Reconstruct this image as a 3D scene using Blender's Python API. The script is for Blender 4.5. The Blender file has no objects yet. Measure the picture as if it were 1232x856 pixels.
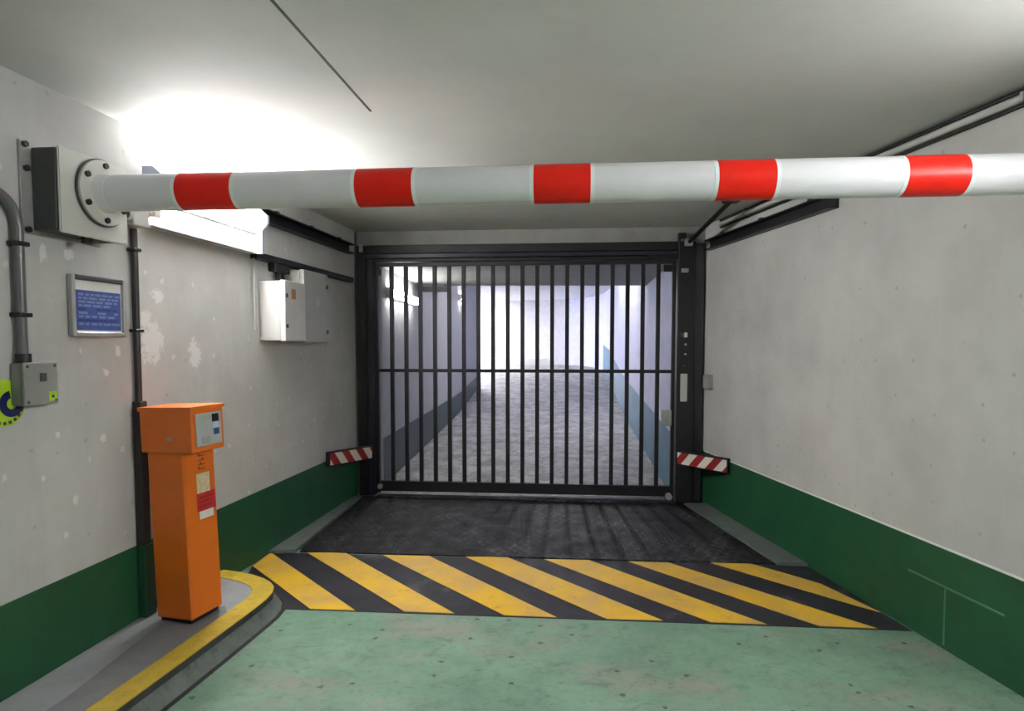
import bpy, bmesh, math, random
from mathutils import Vector, Matrix

random.seed(7)
SC = bpy.context.scene
COL = SC.collection

# ------------------------------------------------------------------ camera
cam_d = bpy.data.cameras.new('camera')
cam = bpy.data.objects.new('camera', cam_d)
COL.objects.link(cam)
cam.location = (0, 0, 1.5)
cam.rotation_euler = (math.radians(87), 0, 0)
cam_d.sensor_fit = 'HORIZONTAL'
cam_d.sensor_width = 36
cam_d.lens = 36 * 760 / 1232
cam_d.shift_y = 24 / 1232
cam_d.clip_start = 0.02
SC.camera = cam

# ------------------------------------------------------------------ world
world = bpy.data.worlds.new('world')
SC.world = world
world.use_nodes = True
world.node_tree.nodes['Background'].inputs[0].default_value = (0.5, 0.6, 0.8, 1)
world.node_tree.nodes['Background'].inputs[1].default_value = 0.05

# ------------------------------------------------------------------ exposure
SC.view_settings.view_transform = 'Standard'
SC.view_settings.look = 'None'
SC.view_settings.gamma = 1
SC.view_settings.use_curve_mapping = False
SC.view_settings.exposure = 1.63

# lamp brightness (each lamp builder below reads its own)
L_WALL = 60.0      # strip light on the side wall
L_NEAR = 43.0      # its twin on the plain wall
L_REAR = 62.0      # ceiling battens of the aisle behind the camera
L_RAMP = 18.0      # strip light on the ramp wall
L_MID = 52.0       # added unseen batten that brightens the middle of the ramp
L_FAR = 24.0       # added unseen batten giving the ramp its bluish light
L_BEND = 650.0      # added unseen battens round the bend that whiten the far wall

# ------------------------------------------------------------------ materials
def srgb(r, g, b):
    f = lambda c: c / 12.92 if c <= 0.04045 else ((c + 0.055) / 1.055) ** 2.4
    return (f(r / 255), f(g / 255), f(b / 255), 1)

def new_mat(name, col, rough=0.6, metal=0.0, spec=0.5):
    m = bpy.data.materials.new(name)
    m.use_nodes = True
    b = m.node_tree.nodes['Principled BSDF']
    b.inputs['Base Color'].default_value = col
    b.inputs['Roughness'].default_value = rough
    b.inputs['Metallic'].default_value = metal
    b.inputs['Specular IOR Level'].default_value = spec
    return m

class NT:
    """small node helper"""
    def __init__(s, m):
        s.t = m.node_tree; s.n = s.t.nodes; s.l = s.t.links
        s.b = s.n['Principled BSDF']
        s.tc = s.n.new('ShaderNodeTexCoord')
    def co(s, scale=(1, 1, 1)):
        mp = s.n.new('ShaderNodeMapping'); mp.inputs['Scale'].default_value = scale
        s.l.new(s.tc.outputs['Object'], mp.inputs[0]); return mp.outputs[0]
    def noise(s, scale, detail=4, rough=0.6, vec=None, dist=0):
        t = s.n.new('ShaderNodeTexNoise')
        t.inputs['Scale'].default_value = scale; t.inputs['Detail'].default_value = detail
        t.inputs['Roughness'].default_value = rough; t.inputs['Distortion'].default_value = dist
        s.l.new(vec or s.tc.outputs['Object'], t.inputs['Vector']); return t.outputs['Fac']
    def plane(s):
        """(y, z) of the object as a flat vector, for wall faces"""
        a = s.n.new('ShaderNodeSeparateXYZ'); c = s.n.new('ShaderNodeCombineXYZ')
        s.l.new(s.tc.outputs['Object'], a.inputs[0]); s.l.new(a.outputs[1], c.inputs[0]); s.l.new(a.outputs[2], c.inputs[1])
        return c.outputs[0]
    def voro(s, scale, vec=None, feat='F1'):
        t = s.n.new('ShaderNodeTexVoronoi'); t.feature = feat; t.voronoi_dimensions = '2D'
        t.inputs['Scale'].default_value = scale
        s.l.new(vec or s.tc.outputs['Object'], t.inputs['Vector']); return t
    def gate(s, v, f, keep):
        """keep only a share of the voronoi cells"""
        c = s.n.new('ShaderNodeSeparateColor'); s.l.new(v.outputs['Color'], c.inputs[0])
        return s.math('MULTIPLY', f, s.ramp(c.outputs[0], 1 - keep, 1.02 - keep))
    def ramp(s, v, a, b, lo=0.0, hi=1.0):
        t = s.n.new('ShaderNodeMapRange'); t.clamp = True
        t.inputs[1].default_value = a; t.inputs[2].default_value = b
        t.inputs[3].default_value = lo; t.inputs[4].default_value = hi
        s.l.new(v, t.inputs[0]); return t.outputs[0]
    def math(s, op, a, b=None):
        t = s.n.new('ShaderNodeMath'); t.operation = op
        for i, v in enumerate((a, b)):
            if v is None: continue
            if isinstance(v, (int, float)): t.inputs[i].default_value = v
            else: s.l.new(v, t.inputs[i])
        return t.outputs[0]
    def mix(s, f, a, b):
        t = s.n.new('ShaderNodeMix'); t.data_type = 'RGBA'
        for sock, v in ((t.inputs['Factor'], f), (t.inputs['A'], a), (t.inputs['B'], b)):
            if isinstance(v, (tuple, float, int)): sock.default_value = v
            else: s.l.new(v, sock)
        return t.outputs['Result']
    def color(s, c): s.l.new(c, s.b.inputs['Base Color'])
    def rough(s, c): s.l.new(c, s.b.inputs['Roughness'])
    def bump(s, h, strength=0.3, dist=0.01):
        t = s.n.new('ShaderNodeBump'); t.inputs['Strength'].default_value = strength
        t.inputs['Distance'].default_value = dist
        s.l.new(h, t.inputs['Height']); s.l.new(t.outputs[0], s.b.inputs['Normal'])

def painted(name, col, rough=0.5, vary=0.12, dirt=None, dirt_amt=0.35, bump=0.08, scale=6, metal=0.0, spec=0.5):
    m = new_mat(name, col, rough, metal, spec)
    t = NT(m)
    dk = tuple(c * (1 - vary) for c in col[:3]) + (1,)
    lt = tuple(min(1, c * (1 + vary)) for c in col[:3]) + (1,)
    c = t.mix(t.ramp(t.noise(scale), 0.3, 0.7), dk, lt)
    if dirt:
        c = t.mix(t.math('MULTIPLY', t.ramp(t.noise(scale * 2.3, 8, 0.7), 0.52, 0.72), dirt_amt), c, dirt)
    t.color(c)
    if bump: t.bump(t.noise(scale * 12, 5), bump, 0.004)
    return m

def emit(name, col, strength):
    m = bpy.data.materials.new(name); m.use_nodes = True
    n = m.node_tree.nodes; n.remove(n['Principled BSDF'])
    e = n.new('ShaderNodeEmission'); e.inputs[0].default_value = col; e.inputs[1].default_value = strength
    m.node_tree.links.new(e.outputs[0], n['Material Output'].inputs[0])
    return m

def concrete_wall(name, col, patches=(), fleck=0.5, spots=0.0, streak=0.3):
    """painted rough concrete; patches = filler patches (y, z, half width, half height) as on the real wall"""
    m = new_mat(name, col, 0.75, 0, 0.3)
    t = NT(m)
    dk = tuple(c * 0.86 for c in col[:3]) + (1,); lt = tuple(c * 1.10 for c in col[:3]) + (1,)
    c = t.mix(t.ramp(t.noise(1.6, 6, 0.62), 0.32, 0.68), dk, lt)
    # faint vertical trowel streaks
    c = t.mix(t.math('MULTIPLY', t.ramp(t.noise(3.0, 5, 0.7, t.co((3, 3, 0.5))), 0.52, 0.75), streak), c, tuple(x * 0.72 for x in col[:3]) + (1,))
    # small dark flecks
    v = t.voro(7.0, t.plane())
    n2 = t.noise(30, 3)
    f = t.math('MULTIPLY', t.ramp(t.math('ADD', v.outputs['Distance'], t.math('MULTIPLY', n2, 0.14)), 0.105, 0.15, 1, 0), fleck)
    f = t.gate(v, f, 0.22)
    c = t.mix(f, c, tuple(x * 0.45 for x in col[:3]) + (1,))
    if spots:
        v2 = t.voro(5.2, t.plane())
        g = t.ramp(t.math('ADD', v2.outputs['Distance'], t.math('MULTIPLY', t.noise(34, 4, 0.7), 0.40)), 0.235, 0.27, 1, 0)
        sc = t.n.new('ShaderNodeSeparateColor'); t.l.new(v2.outputs['Color'], sc.inputs[0])
        g = t.math('MULTIPLY', g, t.ramp(sc.outputs[0], 0.58, 0.62))
        c = t.mix(t.math('MULTIPLY', g, spots), c, (0.74, 0.74, 0.73, 1))
    if patches:
        sx = t.n.new('ShaderNodeSeparateXYZ'); t.l.new(t.tc.outputs['Object'], sx.inputs[0])
        wob = t.math('MULTIPLY', t.math('SUBTRACT', t.noise(26, 6, 0.75), 0.5), 3.2)
        tot = None
        for (y, z, ry, rz) in patches:
            a = t.math('DIVIDE', t.math('SUBTRACT', sx.outputs[1], y), ry)
            b = t.math('DIVIDE', t.math('SUBTRACT', sx.outputs[2], z), rz)
            d = t.math('SQRT', t.math('ADD', t.math('MULTIPLY', a, a), t.math('MULTIPLY', b, b)))
            e = t.ramp(t.math('ADD', d, wob), 0.8, 1.05, 1, 0)
            tot = e if tot is None else t.math('MAXIMUM', tot, e)
        c = t.mix(t.math('MULTIPLY', tot, 0.62), c, (0.80, 0.80, 0.80, 1))
    t.color(c)
    t.bump(t.math('ADD', t.noise(8, 6, 0.6), t.math('MULTIPLY', t.noise(60, 4), 0.35)), 0.25, 0.006)
    return m

M = {}
M['wall_l'] = concrete_wall('left_wall_concrete', (0.52, 0.515, 0.505, 1), fleck=0.35, spots=0.55, patches=[
    (3.29, 1.50, .08, .11), (3.34, 1.74, .045, .035), (3.25, 1.62, .04, .05), (2.66, 1.87, .018, .035),
    (2.79, 1.88, .03, .03), (3.06, 1.46, .02, .03), (3.65, 1.44, .05, .09),
    (2.78, 0.80, .016, .02), (2.95, 1.05, .016, .02), (2.72, 0.66, .014, .016), (3.75, 1.05, .02, .03), (2.98, 1.36, .02, .022), (2.70, 1.10, .016, .016), (2.62, .93, .012, .014)])
M['wall_r'] = concrete_wall('right_wall_concrete', (0.54, 0.535, 0.52, 1), fleck=0.45, streak=0.12)
M['wall_far'] = painted('ramp_wall_paint', (0.62, 0.62, 0.66, 1), 0.7, 0.08, (0.3, 0.3, 0.34, 1), 0.25)
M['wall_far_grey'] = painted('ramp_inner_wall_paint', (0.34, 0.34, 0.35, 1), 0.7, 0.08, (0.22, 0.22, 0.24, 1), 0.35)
M['wall_far_blue'] = painted('ramp_blue_light_tint', (0.50, 0.52, 0.72, 1), 0.7, 0.08, (0.34, 0.36, 0.52, 1), 0.3)  # blue cast of the ramp light mixed into this wall colour
M['ceiling'] = painted('ceiling_paint', (0.55, 0.56, 0.54, 1), 0.8, 0.05, (0.3, 0.3, 0.28, 1), 0.12, 0.05, 1.5)
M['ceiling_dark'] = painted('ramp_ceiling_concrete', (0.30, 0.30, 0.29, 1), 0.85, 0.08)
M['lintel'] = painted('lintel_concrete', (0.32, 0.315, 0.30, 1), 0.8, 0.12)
M['dado'] = painted('green_wall_paint', (0.0105, 0.080, 0.031, 1), 0.45, 0.14, (0.018, 0.115, 0.055, 1), 0.4, 0.12, 4)
M['ridge'] = painted('worn_green_paint', (0.07, 0.22, 0.12, 1), 0.5, 0.2)
M['dado_far'] = painted('ramp_green_paint', (0.017, 0.036, 0.034, 1), 0.5, 0.15)
M['dado_blue'] = painted('ramp_teal_paint', (0.07, 0.17, 0.26, 1), 0.5, 0.15, (0.14, 0.27, 0.36, 1), 0.5)
M['gutter'] = painted('grey_gutter_paint', (0.105, 0.125, 0.115, 1), 0.7, 0.2, (0.03, 0.03, 0.03, 1), 0.4)
M['metal_dark'] = painted('dark_gate_paint', (0.0038, 0.004, 0.0065, 1), 0.48, 0.25)
M['metal_rail'] = painted('gate_guide_paint', (0.012, 0.0125, 0.022, 1), 0.36, 0.25)
M['metal_grey'] = painted('grey_steel', (0.36, 0.37, 0.37, 1), 0.4, 0.1, metal=0.3)
M['galv'] = painted('galvanised_steel', (0.42, 0.42, 0.41, 1), 0.4, 0.15, metal=0.5)
M['housing'] = painted('cream_grey_enamel', (0.55, 0.55, 0.51, 1), 0.4, 0.05)
M['plate_dark'] = painted('dark_steel_plate_paint', (0.055, 0.057, 0.060, 1), 0.5, 0.15)
M['black'] = painted('black_plastic', (0.008, 0.008, 0.009, 1), 0.45, 0.2)
M['pipe_dark'] = painted('dark_brown_pipe', (0.022, 0.019, 0.017, 1), 0.45, 0.2)
M['pipe_green'] = painted('green_pipe_paint', (0.007, 0.055, 0.024, 1), 0.45, 0.15)
M['conduit'] = painted('grey_conduit_plastic', (0.11, 0.11, 0.11, 1), 0.3, 0.15)
M['pipe_light'] = painted('light_grey_pipe', (0.5, 0.5, 0.48, 1), 0.35, 0.1)
M['boom_white'] = painted('boom_white_enamel', (0.78, 0.79, 0.81, 1), 0.33, 0.03)
M['boom_red'] = painted('boom_red_film', (0.78, 0.016, 0.007, 1), 0.36, 0.05, spec=0.3)
M['boom_edge'] = painted('reflective_white_tape', (0.86, 0.95, 0.94, 1), 0.3, 0.02)
M['orange'] = painted('orange_enamel', (0.72, 0.155, 0.010, 1), 0.42, 0.06, (0.42, 0.10, 0.01, 1), 0.2)
M['orange_dk'] = painted('dark_orange_print', (0.16, 0.035, 0.008, 1), 0.5, 0.1)
M['panel_grey'] = painted('grey_panel', (0.40, 0.43, 0.42, 1), 0.35, 0.1)
M['screen'] = painted('dark_screen', (0.010, 0.011, 0.014, 1), 0.15, 0.1)
M['label_blue'] = painted('blue_label', (0.03, 0.07, 0.22, 1), 0.4, 0.2)
M['label_pale'] = painted('pale_blue_label', (0.5, 0.6, 0.75, 1), 0.4, 0.2)
M['cream'] = painted('cream_sticker', (0.68, 0.58, 0.38, 1), 0.5, 0.2, (0.35, 0.3, 0.2, 1), 0.5, scale=40)
M['red'] = painted('red_sticker', (0.50, 0.02, 0.025, 1), 0.45, 0.2, scale=40)
M['white'] = painted('white_paint', (0.78, 0.78, 0.76, 1), 0.45, 0.04)
M['cap'] = painted('blue_grey_end_cap', (0.30, 0.34, 0.42, 1), 0.4, 0.05)
M['white_case'] = painted('white_case_plastic', (0.50, 0.495, 0.475, 1), 0.4, 0.04)
M['grey_case'] = painted('grey_case_plastic', (0.36, 0.355, 0.335, 1), 0.45, 0.05)
M['jbox'] = painted('grey_box_plastic', (0.20, 0.205, 0.19, 1), 0.5, 0.1)
M['jbox_lid'] = painted('grey_box_cover', (0.24, 0.245, 0.23, 1), 0.5, 0.1)
M['sign_blue'] = painted('blue_notice_print', (0.055, 0.09, 0.30, 1), 0.4, 0.1, (0.12, 0.17, 0.42, 1), 0.5, 0, 30)
M['sign_dk'] = painted('dark_blue_print', (0.03, 0.045, 0.20, 1), 0.4, 0.1, None, 0, 0)
M['sign_text'] = painted('pale_print', (0.20, 0.25, 0.47, 1), 0.4, 0.1, None, 0, 0)
M['lime'] = painted('lime_yellow_sticker', (0.42, 0.62, 0.02, 1), 0.4, 0.1)
M['navy'] = painted('navy_sticker_print', (0.008, 0.010, 0.09, 1), 0.4, 0.1)
M['guard_red'] = painted('guard_red', (0.30, 0.012, 0.012, 1), 0.45, 0.15)
M['guard_white'] = painted('guard_white', (0.72, 0.68, 0.60, 1), 0.45, 0.1)
M['rubber'] = painted('black_rubber', (0.010, 0.010, 0.010, 1), 0.7, 0.2)
M['kerb_yellow'] = painted('yellow_kerb_paint', (0.52, 0.36, 0.030, 1), 0.55, 0.12, (0.2, 0.15, 0.05, 1), 0.55, scale=14)
M['kerb_grey'] = painted('grey_kerb_concrete', (0.27, 0.28, 0.29, 1), 0.7, 0.10, (0.12, 0.12, 0.12, 1), 0.3, scale=5)
M['kerb_mid'] = painted('darker_kerb_grey', (0.175, 0.175, 0.185, 1), 0.75, 0.12, (0.06, 0.06, 0.06, 1), 0.3, scale=5)
M['kerb_face'] = painted('scuffed_kerb_face', (0.045, 0.045, 0.042, 1), 0.7, 0.3, (0.015, 0.015, 0.015, 1), 0.9, scale=5)
M['kerb_skirt'] = painted('grey_kerb_foot', (0.125, 0.145, 0.130, 1), 0.7, 0.3, (0.03, 0.03, 0.03, 1), 0.7, scale=7)
M['rust'] = painted('worn_orange_line', (0.45, 0.22, 0.06, 1), 0.8, 0.2, (0.25, 0.25, 0.25, 1), 0.7, scale=8)

def floor_green():
    m = new_mat('green_floor_coating', (0.17, 0.31, 0.20, 1), 0.45, 0, 0.45)
    t = NT(m)
    a = (0.120, 0.225, 0.155, 1); b = (0.190, 0.315, 0.225, 1)
    c = t.mix(t.ramp(t.noise(2.2, 7, 0.65), 0.33, 0.68), a, b)
    # worn grey-brown bare patches
    c = t.mix(t.math('MULTIPLY', t.ramp(t.noise(1.3, 8, 0.72, t.co((1, 1.6, 1))), 0.50, 0.62), 0.85), c, (0.235, 0.240, 0.200, 1))
    # dark scuffs
    c = t.mix(t.math('MULTIPLY', t.ramp(t.noise(6.5, 9, 0.78, t.co((1, 1.5, 1)), 0.6), 0.53, 0.66), 0.62), c, (0.065, 0.105, 0.080, 1))
    c = t.mix(t.math('MULTIPLY', t.ramp(t.noise(22, 8, 0.75, t.co((1, 1.4, 1))), 0.50, 0.66), 0.38), c, (0.085, 0.125, 0.10, 1))
    # chips
    v = t.voro(6.0); nn = t.noise(48, 4, 0.7)
    f = t.ramp(t.math('ADD', v.outputs['Distance'], t.math('MULTIPLY', nn, 0.30)), 0.20, 0.235, 1, 0)
    f = t.gate(v, f, 0.30)
    c = t.mix(t.math('MULTIPLY', f, 0.85), c, (0.025, 0.04, 0.032, 1))
    v = t.voro(17.0); nn = t.noise(70, 3)
    f = t.gate(v, t.ramp(t.math('ADD', v.outputs['Distance'], t.math('MULTIPLY', nn, 0.32)), 0.20, 0.25, 1, 0), 0.4)
    c = t.mix(t.math('MULTIPLY', f, 0.5), c, (0.06, 0.09, 0.07, 1))
    t.color(c)
    t.rough(t.ramp(t.noise(5, 5), 0.3, 0.7, 0.38, 0.62))
    t.bump(t.noise(45, 6, 0.65), 0.12, 0.004)
    return m
M['floor'] = floor_green()

def black_paint():
    m = new_mat('black_floor_paint', (0.02, 0.02, 0.024, 1), 0.55, 0, 0.4)
    t = NT(m)
    c = t.mix(t.ramp(t.noise(3, 6, 0.7), 0.4, 0.7), (0.010, 0.0095, 0.015, 1), (0.026, 0.025, 0.032, 1))
    c = t.mix(t.math('MULTIPLY', t.ramp(t.noise(2.6, 9, 0.75, None, 0.4), 0.56, 0.72), 0.7), c, (0.15, 0.145, 0.15, 1))
    t.color(c); t.bump(t.noise(60, 5), 0.15, 0.004)
    return m
M['black_paint'] = black_paint()

def yellow_paint():
    m = new_mat('yellow_floor_paint', (0.62, 0.36, 0.02, 1), 0.5, 0, 0.4)
    t = NT(m)
    c = t.mix(t.ramp(t.noise(2.4, 6, 0.7), 0.42, 0.6), (0.64, 0.38, 0.018, 1), (0.52, 0.32, 0.085, 1))
    c = t.mix(t.math('MULTIPLY', t.ramp(t.noise(9, 8, 0.75), 0.55, 0.72), 0.55), c, (0.20, 0.14, 0.06, 1))
    t.color(c); t.bump(t.noise(60, 5), 0.15, 0.004)
    return m
M['yellow_paint'] = yellow_paint()

def steel_plate():
    m = new_mat('worn_tread_plate', (0.03, 0.03, 0.034, 1), 0.42, 0.2, 0.35)
    t = NT(m)
    worn = t.math('MULTIPLY', t.ramp(t.noise(1.5, 8, 0.72, t.co((1.6, .7, 1))), 0.46, 0.70), t.ramp(t.noise(40, 5, 0.7), 0.40, 0.62))
    tick = t.n.new('ShaderNodeTexChecker'); tick.inputs['Scale'].default_value = 26
    t.l.new(t.co((1, 0.55, 1)), tick.inputs['Vector'])
    worn = t.math('MULTIPLY', worn, t.math('ADD', t.math('MULTIPLY', tick.outputs['Fac'], 0.65), 0.35))
    c = t.mix(worn, (0.0045, 0.0045, 0.006, 1), (0.17, 0.17, 0.185, 1))
    t.color(c)
    t.rough(t.ramp(t.noise(6, 6), 0.3, 0.7, 0.46, 0.70))
    w = t.n.new('ShaderNodeTexWave'); w.inputs['Scale'].default_value = 9; w.inputs['Distortion'].default_value = 0.6
    t.l.new(t.co((1, 0.25, 1)), w.inputs['Vector'])
    ch = t.n.new('ShaderNodeTexChecker'); ch.inputs['Scale'].default_value = 34
    t.l.new(t.co((1, 0.6, 1)), ch.inputs['Vector'])
    t.bump(t.math('ADD', t.math('MULTIPLY', w.outputs['Fac'], 0.5), ch.outputs['Fac']), 0.35, 0.004)
    return m
M['steel'] = steel_plate()

def ramp_floor():
    m = new_mat('ramp_concrete', (0.3, 0.3, 0.3, 1), 0.55, 0, 0.4)
    t = NT(m)
    c = t.mix(t.ramp(t.noise(2.5, 8, 0.75), 0.40, 0.62), (0.20, 0.195, 0.19, 1), (0.44, 0.425, 0.42, 1))
    c = t.mix(t.math('MULTIPLY', t.ramp(t.noise(9, 9, 0.8, t.co((1, .5, 1))), 0.50, 0.62), 0.75), c, (0.085, 0.08, 0.085, 1))
    t.color(c); t.bump(t.noise(11, 7, 0.75), 0.9, 0.02)
    return m
M['ramp'] = ramp_floor()

M['e_wall'] = emit('strip_light_glow', (1.0, 0.99, 0.99, 1), L_WALL)
M['e_low'] = emit('strip_light_lower_glow', (1.0, 0.985, 0.97, 1), L_WALL * 0.5)
M['e_near'] = emit('near_strip_light_glow', (1.0, 0.985, 0.985, 1), L_NEAR)
M['e_rear'] = emit('aisle_tube_glow', (1.0, 0.985, 0.985, 1), L_REAR)
M['e_ramp'] = emit('ramp_tube_glow', (1.0, 0.99, 0.97, 1), L_RAMP)
M['e_far'] = emit('cool_tube_glow', (0.72, 0.77, 1.0, 1), L_FAR)
M['e_mid'] = emit('ramp_ceiling_tube_glow', (1.0, 0.97, 0.97, 1), L_MID)
M['e_bend'] = emit('bend_tube_glow', (0.95, 0.95, 1.0, 1), L_BEND)

# ------------------------------------------------------------------ geometry helpers
def box(bm, lo, hi, bev=0.0, mtx=None, seg=1):
    lo = Vector(lo); hi = Vector(hi)
    ctr = (lo + hi) / 2; s = hi - lo
    r = bmesh.ops.create_cube(bm, size=1.0, matrix=Matrix.Translation(ctr) @ Matrix.Diagonal((s.x, s.y, s.z, 1)))
    vs = r['verts']
    if bev:
        es = list({e for v in vs for e in v.link_edges})
        rr = bmesh.ops.bevel(bm, geom=es, offset=bev, segments=seg, affect='EDGES', profile=0.5)
        vs = list({v for f in rr['faces'] for v in f.verts} | {v for v in vs if v.is_valid})
    if mtx is not None:
        bmesh.ops.transform(bm, matrix=mtx, verts=[v for v in vs if v.is_valid])
    return bm

def cyl(bm, a, b, r, seg=20, r2=None, caps=True):
    a = Vector(a); b = Vector(b); d = b - a
    q = d.to_track_quat('Z', 'Y').to_matrix().to_4x4()
    bmesh.ops.create_cone(bm, cap_ends=caps, segments=seg, radius1=r, radius2=r if r2 is None else r2,
                          depth=d.length, matrix=Matrix.Translation((a + b) / 2) @ q)
    return bm

def sweep(bm, pts, r, seg=12):
    """round pipe along a polyline"""
    pts = [Vector(p) for p in pts]; rings = []
    up = Vector((0.13, 0.2, 1)).normalized()
    for i, p in enumerate(pts):
        t = (pts[min(i + 1, len(pts) - 1)] - pts[max(i - 1, 0)]).normalized()
        x = t.cross(up)
        if x.length < 1e-3: x = t.cross(Vector((1, 0, 0)))
        x.normalize(); y = t.cross(x).normalized()
        rings.append([bm.verts.new(p + (x * math.cos(2 * math.pi * k / seg) + y * math.sin(2 * math.pi * k / seg)) * r) for k in range(seg)])
    for a, b in zip(rings, rings[1:]):
        for k in range(seg):
            bm.faces.new((a[k], a[(k + 1) % seg], b[(k + 1) % seg], b[k]))
    bm.faces.new(rings[0]); bm.faces.new(rings[-1])
    bmesh.ops.recalc_face_normals(bm, faces=bm.faces[:])
    return bm

def arc(c, r, a0, a1, n, u, v):
    c, u, v = Vector(c), Vector(u), Vector(v)
    return [c + u * r * math.cos(a0 + (a1 - a0) * i / n) + v * r * math.sin(a0 + (a1 - a0) * i / n) for i in range(n + 1)]

def prism(bm, poly, z0, z1):
    """vertical prism of a plan polygon"""
    lo = [bm.verts.new((x, y, z0)) for x, y in poly]
    hi = [bm.verts.new((x, y, z1)) for x, y in poly]
    n = len(poly)
    bm.faces.new(hi); bm.faces.new(lo[::-1])
    for i in range(n):
        bm.faces.new((lo[i], lo[(i + 1) % n], hi[(i + 1) % n], hi[i]))
    bmesh.ops.recalc_face_normals(bm, faces=bm.faces[:])
    return bm

def extrude_profile(bm, prof, x0, x1):
    """prism along X of a (y,z) profile"""
    a = [bm.verts.new((x0, y, z)) for y, z in prof]; b = [bm.verts.new((x1, y, z)) for y, z in prof]
    n = len(prof)
    bm.faces.new(a); bm.faces.new(b[::-1])
    for i in range(n): bm.faces.new((a[i], b[i], b[(i + 1) % n], a[(i + 1) % n]))
    bmesh.ops.recalc_face_normals(bm, faces=bm.faces[:])
    return bm

def quad(bm, pts):
    bm.faces.new([bm.verts.new(p) for p in pts]); return bm

def link(name, bm, mat, parent=None, smooth=False, world=False):
    """one bmesh -> one mesh object; world=True: the mesh was built in world space"""
    if world and parent is not None:
        bmesh.ops.transform(bm, matrix=ROOT[parent.name].inverted(), verts=bm.verts[:])
    me = bpy.data.meshes.new(name); bm.to_mesh(me); bm.free()
    me.materials.append(mat)
    if smooth:
        me.polygons.foreach_set('use_smooth', [True] * len(me.polygons))
        try: me.set_sharp_from_angle(angle=math.radians(40))
        except Exception: pass
    o = bpy.data.objects.new(name, me); COL.objects.link(o)
    if parent is not None:
        o.parent = parent
        ROOT[o.name] = ROOT.get(parent.name, Matrix())
    else:
        ROOT[o.name] = Matrix()
    return o

ROOT = {}
def thing(name, label, cat, mtx=Matrix(), group=None):
    o = bpy.data.objects.new(name, None); COL.objects.link(o)
    o.empty_display_size = 0.1
    o.matrix_world = mtx
    ROOT[o.name] = mtx.copy()
    o['label'] = label; o['category'] = cat
    if group: o['group'] = group
    return o

def tag(o, label, cat, group=None):
    o['label'] = label; o['category'] = cat
    if group: o['group'] = group
    return o

def struct(name, bm, mat, parent=None, smooth=False):
    o = link(name, bm, mat, parent, smooth)
    if parent is None: o['kind'] = 'structure'
    return o

N = bmesh.new

# ------------------------------------------------------------------ plan
def wl(y): return -2.298 + 0.128 * y          # inner face of the wall with the orange column
def wr(y): return 2.48 - 0.12 * y             # inner face of the plain wall
CEIL = 2.57
AL = math.atan2(1, 0.128)                     # along the wall, away from the camera
AR = math.atan2(-1, 0.12)                     # along the plain wall, towards the camera
def on_left(y, z): return Matrix.Translation((wl(y) + .002, y, z)) @ Matrix.Rotation(AL, 4, 'Z')
def on_right(y, z): return Matrix.Translation((wr(y) - .002, y, z)) @ Matrix.Rotation(AR, 4, 'Z')
# in both wall frames: local -Y points out of the wall into the room
Y0 = -6.0
GATE = Matrix.Translation((0.1375, 5.96, 0)) @ Matrix.Rotation(math.atan2(-0.28, 3.275), 4, 'Z')
def gw(x, y, z): return GATE @ Vector((x, y, z))

# ------------------------------------------------------------------ room shell
bm = N(); prism(bm, [(-3.4, Y0), (3.6, Y0), (3.6, 4.5), (-3.4, 4.5)], -0.2, 0.0)
floor = struct('floor', bm, M['floor'])
bm = N(); prism(bm, [(-3.4, 4.5), (3.6, 4.5), (3.6, 6.1), (-3.4, 6.1)], -0.2, 0.0)
link('floor_strip', bm, M['black_paint'], floor)
# black hazard band with seven yellow bars
bm = N(); prism(bm, [(-1.80, 4.44), (-1.60, 3.50), (-1.339, 3.482), (0.378, 3.346), (2.078, 3.208), (1.976, 4.172)], 0.0, 0.003)
link('hazard_band', bm, M['black_paint'], floor)
STR = [[(-1.737, 4.158), (-1.716, 4.425), (-0.877, 3.455), (-1.132, 3.473)],
       [(-1.456, 4.425), (-1.186, 4.425), (-0.318, 3.415), (-0.599, 3.441)],
       [(-0.907, 4.372), (-0.583, 4.355), (0.243, 3.365), (-0.043, 3.392)],
       [(-0.325, 4.338), (-0.041, 4.338), (0.812, 3.325), (0.513, 3.346)],
       [(0.224, 4.287), (0.529, 4.271), (1.353, 3.280), (1.064, 3.305)],
       [(0.795, 4.244), (1.062, 4.222), (1.911, 3.232), (1.625, 3.258)],
       [(1.345, 4.222), (1.615, 4.200), (1.83, 3.95), (1.915, 3.84), (2.042, 3.43), (1.955, 3.52)]]
for i, p in enumerate(STR):
    bm = N(); prism(bm, p, 0.003, 0.0055)
    link('yellow_stripe', bm, M['yellow_paint'], floor)
bm = N(); prism(bm, [(-1.515, 4.44), (1.775, 4.185), (1.575, 5.78), (-1.44, 6.03)], 0.0, 0.010)
link('steel_plate', bm, M['steel'], floor)
bm = N(); prism(bm, [(1.782, 4.174), (wr(4.15), 4.15), (wr(5.75), 5.75), (1.585, 5.75)], 0.0, 0.022)
link('gutter_strip', bm, M['gutter'], floor)
bm = N(); prism(bm, [(wl(4.40), 4.40), (-1.545, 4.44), (-1.45, 6.02), (wl(6.02), 6.02)], 0.0, 0.022)
link('gutter_strip', bm, M['gutter'], floor)

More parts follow.
